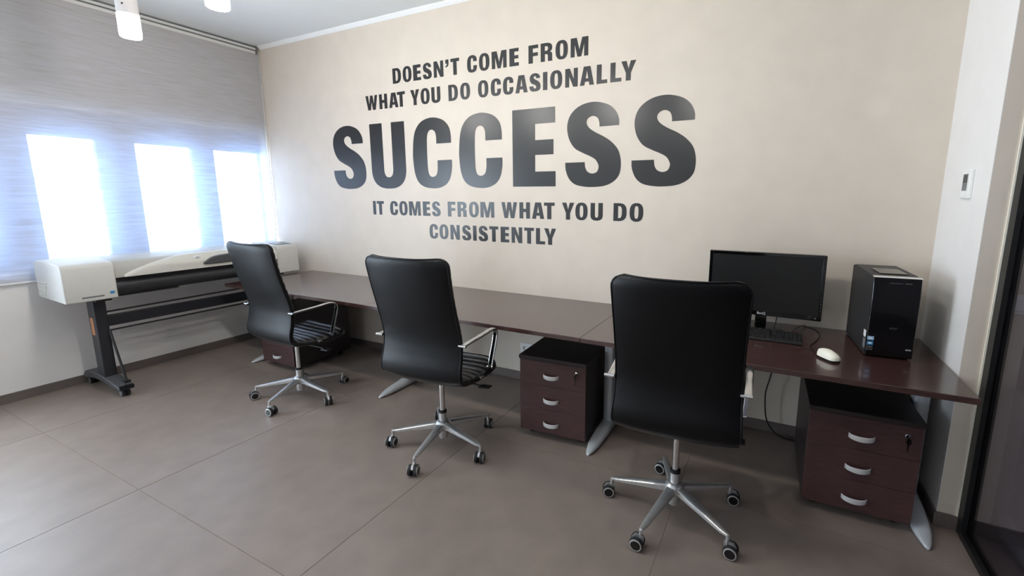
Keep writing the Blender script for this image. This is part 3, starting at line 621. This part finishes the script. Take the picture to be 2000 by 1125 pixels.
# stand
for y in (-1.565, -0.300):
    p_ = MB().box(-3.60, -3.49, y-0.035, y+0.035, 0.10, 0.70).box(-3.66, -3.40, y-0.045, y+0.045, 0.70, 0.728).build('stand_leg', 'stand_metal', pt, og, bevel=0.004)
    fo = spline([(-3.85, 0.070), (-3.82, 0.112), (-3.74, 0.128), (-3.60, 0.128), (-3.45, 0.112), (-3.33, 0.090), (-3.265, 0.082), (-3.262, 0.058), (-3.34, 0.058), (-3.48, 0.076), (-3.66, 0.082), (-3.80, 0.062)], 4, True, (6, 7))
    MB().prism(fo, 'y', y-0.045, y+0.045).build('stand_foot', 'foot_grey', p_, og, bevel=0.006)
    MB().prism([(-3.263, 0.083), (-3.258, 0.056), (-3.285, 0.054), (-3.285, 0.086)], 'y', y-0.040, y+0.040).build('foot_cap', 'gloss_black', p_, og)
    for cx in (-3.305, -3.825):
        MB().lathe([(0.022, -0.024), (0.027, -0.020), (0.027, -0.005), (0.022, -0.003), (0.022, 0.003), (0.027, 0.005), (0.027, 0.020), (0.022, 0.024)], (cx, y, 0.027), 'y', 20).box(cx-0.010, cx+0.010, y-0.003, y+0.003, 0.03, 0.066).build('caster', 'rubber', p_, og, smooth=35)
        MB().lathe([(0.0265, -0.0255), (0.023, -0.0255)] if False else [(0.020, -0.0262), (0.020, -0.0235)], (cx, y, 0.027), 'y', 18).build('wheel_cap', 'grey_plastic', p_, og, smooth=40)
    MB().tube([(-3.485, y+0.030, 0.47), (-3.345, y+0.030, 0.10)], 0.008, 10).box(-3.37, -3.315, y+0.008, y+0.045, 0.086, 0.104).build('brace', 'black_plastic', p_, og, smooth=45)
MB().prism([(-3.6005, 0.44), (-3.6005, 0.44)], 'y', 0, 0) if False else None
stk = MB().prism([(-3.575, 0.565), (-3.535, 0.565), (-3.530, 0.555), (-3.530, 0.445), (-3.540, 0.435), (-3.570, 0.435), (-3.578, 0.445), (-3.578, 0.555)], 'y', -1.6012, -1.5995)
stk.build('orange_label', 'orange_sticker', pt, og)
MB().box(-3.56, -3.53, -1.53, -0.335, 0.485, 0.568).build('stand_beam', 'stand_metal', pt, og, bevel=0.004)
MB().tube([(-3.50, -1.53, 0.603), (-3.50, -0.335, 0.613)], 0.0065, 10).build('rod', 'black_plastic', pt, og, smooth=50)
MB().tube([(-3.50, -1.53, 0.462), (-3.50, -0.335, 0.468)], 0.0065, 10).build('rod', 'black_plastic', pt, og, smooth=50)

# ------------------------------------------------------------------ monitor
MX, MY = 0.858, -0.205
mo = thing('monitor', 'black widescreen monitor, switched off, on the right desk', 'monitor', (MX, MY, HD))
hwid, z0, z1 = 0.296, 0.083, 0.443
MB().box(-hwid, hwid, -0.006, 0.030, z0, z1).build('casing', 'gloss_black', mo, bevel=0.006, seg=3)
bz = MB().box(-hwid+0.002, -hwid+0.018, -0.010, -0.005, z0+0.002, z1-0.002).box(hwid-0.018, hwid-0.002, -0.010, -0.005, z0+0.002, z1-0.002).box(-hwid+0.018, hwid-0.018, -0.010, -0.005, z1-0.018, z1-0.002).box(-hwid+0.018, hwid-0.018, -0.010, -0.005, z0+0.002, z0+0.030)
bz.build('bezel', 'gloss_black', mo, bevel=0.001)
MB().box(-hwid+0.018, hwid-0.018, -0.0075, -0.0055, z0+0.030, z1-0.018).build('screen', 'screen', mo)
MB().prism([(-0.20, 0.030), (0.20, 0.030), (0.13, 0.055), (-0.13, 0.055)], 'z', z0+0.06, z1-0.08).build('back_housing', 'black_plastic', mo, bevel=0.006)
text_mesh('brand_print', 'BenQ', 0.019, 'white_plastic', mo, (0.0, -0.0105, z0+0.015), (PI/2, 0, 0))
MB().box(-0.026, 0.026, -0.004, 0.012, 0.012, 0.20).build('neck', 'gloss_black', mo, bevel=0.004) if False else MB().prism([(-0.030, 0.004), (0.030, 0.004), (0.026, 0.034), (-0.026, 0.034)], 'z', 0.010, 0.20).build('neck', 'gloss_black', mo, bevel=0.004)
bs = MB(); bs.add([(0.115*math.cos(a), 0.02+0.075*math.sin(a), 0.0) for a in [2*PI*i/36 for i in range(36)]]+[(0.112*math.cos(a), 0.02+0.072*math.sin(a), 0.011) for a in [2*PI*i/36 for i in range(36)]], [tuple(range(36))[::-1], tuple(range(36, 72))]+[(i, (i+1) % 36, 36+(i+1) % 36, 36+i) for i in range(36)])
bs.build('stand_base', 'gloss_black', mo, smooth=40)
for k in range(5): MB().lathe([(0.0022, 0), (0.0022, 0.0008)], (0, 0, 0), 'y', 8).build('button', 'grey_plastic', mo).location = (hwid-0.009, -0.0108, z0+0.06+k*0.018)
MB().lathe([(0.004, 0), (0.004, 0.0008)], (0, 0, 0), 'y', 12).build('power_button', 'grey_plastic', mo).location = (hwid-0.03, -0.0108, z0+0.016)

# ------------------------------------------------------------------ computer tower
tw = thing('computer_tower', 'glossy black computer tower with stickers at the right end of the desk', 'computer', (1.412, -0.448, HD), math.radians(4.6))
W2, HT, DP = 0.091, 0.392, 0.385
MB().prism([(0.012, 0.006), (DP, 0.006), (DP, HT-0.004), (DP-0.04, HT+0.004), (0.05, HT-0.002), (0.012, HT-0.010)], 'x', -W2, W2).build('case', 'case_side', tw, bevel=0.003)
MB().prism([(0.012, 0.004), (-0.006, 0.010), (-0.012, 0.10), (-0.012, 0.30), (-0.004, HT-0.008), (0.012, HT-0.004)], 'x', -W2-0.001, W2+0.001).build('front_panel', 'gloss_black', tw, bevel=0.003)
MB().prism([(-0.005, HT-0.008), (-0.001, HT-0.0045), (0.014, HT-0.002), (0.014, HT-0.007)], 'x', -W2-0.0015, W2+0.0015).build('silver_trim', 'chrome', tw)
MB().prism([(0.06, HT+0.000), (0.20, HT+0.005), (0.20, HT+0.0075), (0.06, HT+0.0025)], 'x', -0.055, 0.055).build('top_tray', 'gloss_black', tw, bevel=0.001)
for sx in (-W2+0.02, W2-0.02):
    for y in (0.05, 0.34): MB().lathe([(0.012, 0), (0.012, 0.007)], (sx, y, 0), n=14).build('foot', 'rubber', tw, smooth=40)
text_mesh('brand_print', 'acer', 0.018, 'foot_grey', tw, (0.006, -0.0128, 0.150), (PI/2, 0, 0))
text_mesh('port_print', 'HDMI', 0.0085, 'white_plastic', tw, (0.072, -0.0115, 0.052), (PI/2, 0, 0))
for k, (m_, w_) in enumerate((('pale_sticker', 0.013), ('blue_sticker', 0.012), ('grey_plastic', 0.011))):
    z_ = 0.094-k*0.0245
    s_ = MB().box(-0.078-w_, -0.078+w_, -0.0125, -0.0105, z_-0.009, z_+0.009).build('front_sticker', m_, tw)
    if k == 2: MB().box(-0.078-w_+0.002, -0.078+w_-0.002, -0.0129, -0.0120, z_-0.007, z_+0.007).build('sticker_face', 'gloss_black', s_); text_mesh('sticker_print', 'GJ', 0.012, 'grey_plastic', s_, (-0.078, -0.0131, z_), (PI/2, 0, 0))
    else: MB().box(-0.078-w_*0.6, -0.078+w_*0.5, -0.0129, -0.0120, z_-0.003, z_+0.003).build('sticker_print', 'white_plastic', s_)
MB().box(-W2-0.0008, -W2+0.001, 0.018, 0.052, 0.088, 0.120).build('side_label', 'white_plastic', tw)
MB().box(-W2-0.0008, -W2+0.001, 0.014, 0.050, 0.034, 0.080).build('side_label', 'grey_plastic', tw)
MB().box(-0.03, 0.02, -0.0085, -0.0060, HT-0.034, HT-0.031).box(0.03, 0.055, -0.0085, -0.0060, HT-0.034, HT-0.030).build('port_strip', 'foot_grey', tw)

# ------------------------------------------------------------------ keyboard
kb = thing('keyboard', 'black keyboard in front of the monitor, partly behind the chair', 'keyboard', (0.842, -0.347, HD), math.radians(-1.5))
MB().prism([(-0.078, 0.0), (0.078, 0.0), (0.078, 0.024), (0.070, 0.026), (-0.072, 0.013), (-0.078, 0.009)], 'x', -0.222, 0.222).build('body', 'black_plastic', kb, bevel=0.003)
kd = {}
def key_at(x, y, wd):
    k_ = round(wd, 4)
    if k_ not in kd:
        h = wd/2-0.0009; hy = 0.0084
        v = [(-h, -hy, 0), (h, -hy, 0), (h, hy, 0), (-h, hy, 0), (-h+.0018, -hy+.0016, .007), (h-.0018, -hy+.0016, .007), (h-.0018, hy-.001, .0075), (-h+.0018, hy-.001, .0075)]
        o = MB().add(v, [(0,3,2,1),(4,5,6,7),(0,1,5,4),(1,2,6,5),(2,3,7,6),(3,0,4,7)]).build('key', 'key', kb); kd[k_] = o.data
    else: o = bpy.data.objects.new('key', kd[k_]); COL.objects.link(o); o.parent = kb
    sl_ = math.atan2(0.013, 0.142); o.location = (x, y, 0.0128+(y+0.072)*0.0915); o.rotation_euler = (sl_, 0, 0)
U = 0.0190
for r, y in enumerate((0.054, 0.028, 0.009, -0.010, -0.029, -0.048)):
    ws = {0: [1]*13, 1: [1]*13+[2], 2: [1.5]+[1]*12+[1.5], 3: [1.75]+[1]*11+[2.25], 4: [2.25]+[1]*10+[2.75], 5: [1.25]*3+[6.25]+[1.25]*4}[r]
    x = -0.214; gap = (15*U-sum(ws)*U)/max(len(ws)-1, 1) if r == 0 else 0
    for w_ in ws: key_at(x+w_*U/2, y, w_*U); x += w_*U+gap
    for k in range(3):
        if r in (0, 1, 2, 5) or (r == 4 and k == 1): key_at(0.0805+k*U+U/2, y, U)
    if r > 0:
        for k in range(4):
            if not (r == 5 and k == 1): key_at(0.1425+k*U+U/2-0.002, y, U)

# ------------------------------------------------------------------ mouse
ms = thing('mouse', 'cream white computer mouse with black sides in front of the tower', 'mouse', (1.160, -0.590, HD), math.radians(42))
mv, mf, NA, NB = [], [], 20, 9      # local +y is the nose
for i in range(NA+1):
    q = i/NA; y = -0.055+0.110*q; wd = 0.030*math.sqrt(max(1-(2*q-1)**4, 0.0))*(1.0-0.22*q)+0.001; hz = 0.036*math.sin(PI*min(1, 0.12+0.78*(1-q)*0.95+0.05))**0.8+0.003
    for j in range(NB):
        a = PI*j/(NB-1); mv.append((wd*math.cos(a), y, 0.010+hz*math.sin(a)**0.8 if 0 < j < NB-1 else 0.010))
for i in range(NA):
    for j in range(NB-1): mf.append((i*NB+j, (i+1)*NB+j, (i+1)*NB+j+1, i*NB+j+1))
    mf.append((i*NB, i*NB+NB-1, (i+1)*NB+NB-1, (i+1)*NB))
mf += [tuple(range(NB)), tuple(range(NA*NB, (NA+1)*NB))]
MB().add(mv, mf).build('shell', 'cream_plastic', ms, smooth=60)
bp_ = [((0.0295*math.sqrt(max(1-(2*q-1)**4, 0))*(1-0.22*q)+0.0008)*sg, -0.0545+0.109*q) for sg, qs in ((1, [k/16 for k in range(17)]), (-1, [k/16 for k in range(16, -1, -1)])) for q in qs]
MB().prism(bp_, 'z', 0.001, 0.0105).build('black_side', 'gloss_black', ms, smooth=40)
MB().lathe([(0.007, -0.003), (0.008, 0), (0.007, 0.003)], (0, 0.028, 0.0245), 'x', 16).build('scroll_wheel', 'grey_plastic', ms, smooth=40)

# ------------------------------------------------------------------ cables, socket, thermostat, switch
zc = HD+0.0025
def cable(name, pts, r, label, m_='cable'):
    return tag(MB().tube(spline(pts, 8), r, 8).build(name, m_, smooth=60), label, 'cable')
cable('mouse_cable', [(1.122, -0.548, HD+0.008), (1.108, -0.500, zc), (1.098, -0.420, zc), (1.125, -0.330, zc), (1.148, -0.245, zc), (1.158, -0.150, zc), (1.135, -0.060, zc), (1.09, -0.03, zc)], 0.0018, 'thin dark cable running from the mouse back to the wall')
cable('keyboard_cable', [(0.995, -0.266, HD+0.012), (1.000, -0.240, zc), (1.02, -0.19, zc), (1.05, -0.12, HD+0.012), (1.085, -0.055, HD+0.016), (1.095, -0.025, HD+0.004)], 0.0020, 'thin black cable looping up behind the keyboard')
cable('monitor_cable', [(0.938, -0.165, HD+0.115), (0.940, -0.160, HD+0.07), (0.934, -0.165, HD+0.02), (0.930, -0.18, zc+0.001)], 0.0030, 'black cable hanging down from the underside of the monitor')
cable('power_cable', [(0.955, -0.10, HD-TH-0.002), (0.950, -0.09, 0.50), (0.935, -0.08, 0.38), (0.918, -0.075, 0.28), (0.925, -0.07, 0.16), (0.944, -0.065, 0.085), (0.99, -0.065, 0.026), (1.045, -0.065, 0.006), (1.12, -0.07, 0.005)], 0.0042, 'black power cable dropping below the desk to the floor')
sk = thing('wall_socket', 'white wall socket plate half hidden behind the middle pedestal', 'socket', (-0.775, 0, 0.27))
MB().box(-0.082, 0.082, -0.009, 0.0, -0.040, 0.040).build('cover_plate', 'white_plastic', sk, bevel=0.003)
for k in range(3):
    x = -0.046+k*0.046
    s_ = MB().box(x-0.019, x+0.019, -0.0115, -0.008, -0.024, 0.024).build('outlet', 'white_plastic', sk, bevel=0.002)
    mb = MB()
    mb.add([(x+0.006+a_*math.cos(b_), -0.0119-(0 if e else 0.0), a_*math.sin(b_)) for e in (0,) for a_, b_ in [(0.015, math.radians(70+220*i/14)) for i in range(15)]+[(0.007, math.radians(290-220*i/14)) for i in range(15)]], [tuple(range(30))])
    mb.build('recess', 'foot_grey', s_)
th = thing('thermostat', 'small white wall thermostat with a grey display on the pier', 'thermostat', (XR, -0.348, 1.512))
MB().box(-0.014, 0.0, -0.046, 0.046, -0.062, 0.062).build('body', 'white_plastic', th, bevel=0.003)
MB().box(-0.0150, -0.0135, -0.022, 0.030, -0.028, 0.044).build('display', 'grey_plastic', th)
MB().box(-0.0154, -0.0145, -0.018, 0.026, 0.008, 0.040).build('display_window', 'lcd_grey', th) if False else MB().box(-0.0154, -0.0145, -0.018, 0.026, 0.006, 0.040).build('display_window', 'foot_grey', th)
MB().box(-0.0155, -0.0135, -0.012, 0.020, -0.052, -0.038).build('button', 'trim', th, bevel=0.001)
sw = thing('light_switch', 'pale wall switch plate beyond the smoked glass', 'switch', (1.815, YP, 1.035))
MB().box(-0.060, 0.060, -0.008, 0, -0.040, 0.040).build('plate', 'white_plastic', sw, bevel=0.002)
for x in (-0.026, 0.026): MB().box(x-0.022, x+0.022, -0.012, -0.007, -0.026, 0.026).build('rocker', 'trim', sw, bevel=0.002)

# unseen round light added to brighten the corridor beyond the glass
cl_ = thing('corridor_fill', 'added unseen fill light in the corridor beyond the smoked glass', 'lamp', (2.45, -1.9, ZC))
MB().lathe([(0.19, -0.05), (0.20, -0.04), (0.20, 0.0)], n=36).build('housing', 'white_plastic', cl_, smooth=40)
MB().lathe([(0.13, -0.066), (0.17, -0.060), (0.18, -0.0505)], n=36).build('diffuser', emit_mat('corridor_fill_emit', (1.0, 0.97, 0.95), 22.0), cl_, smooth=40)
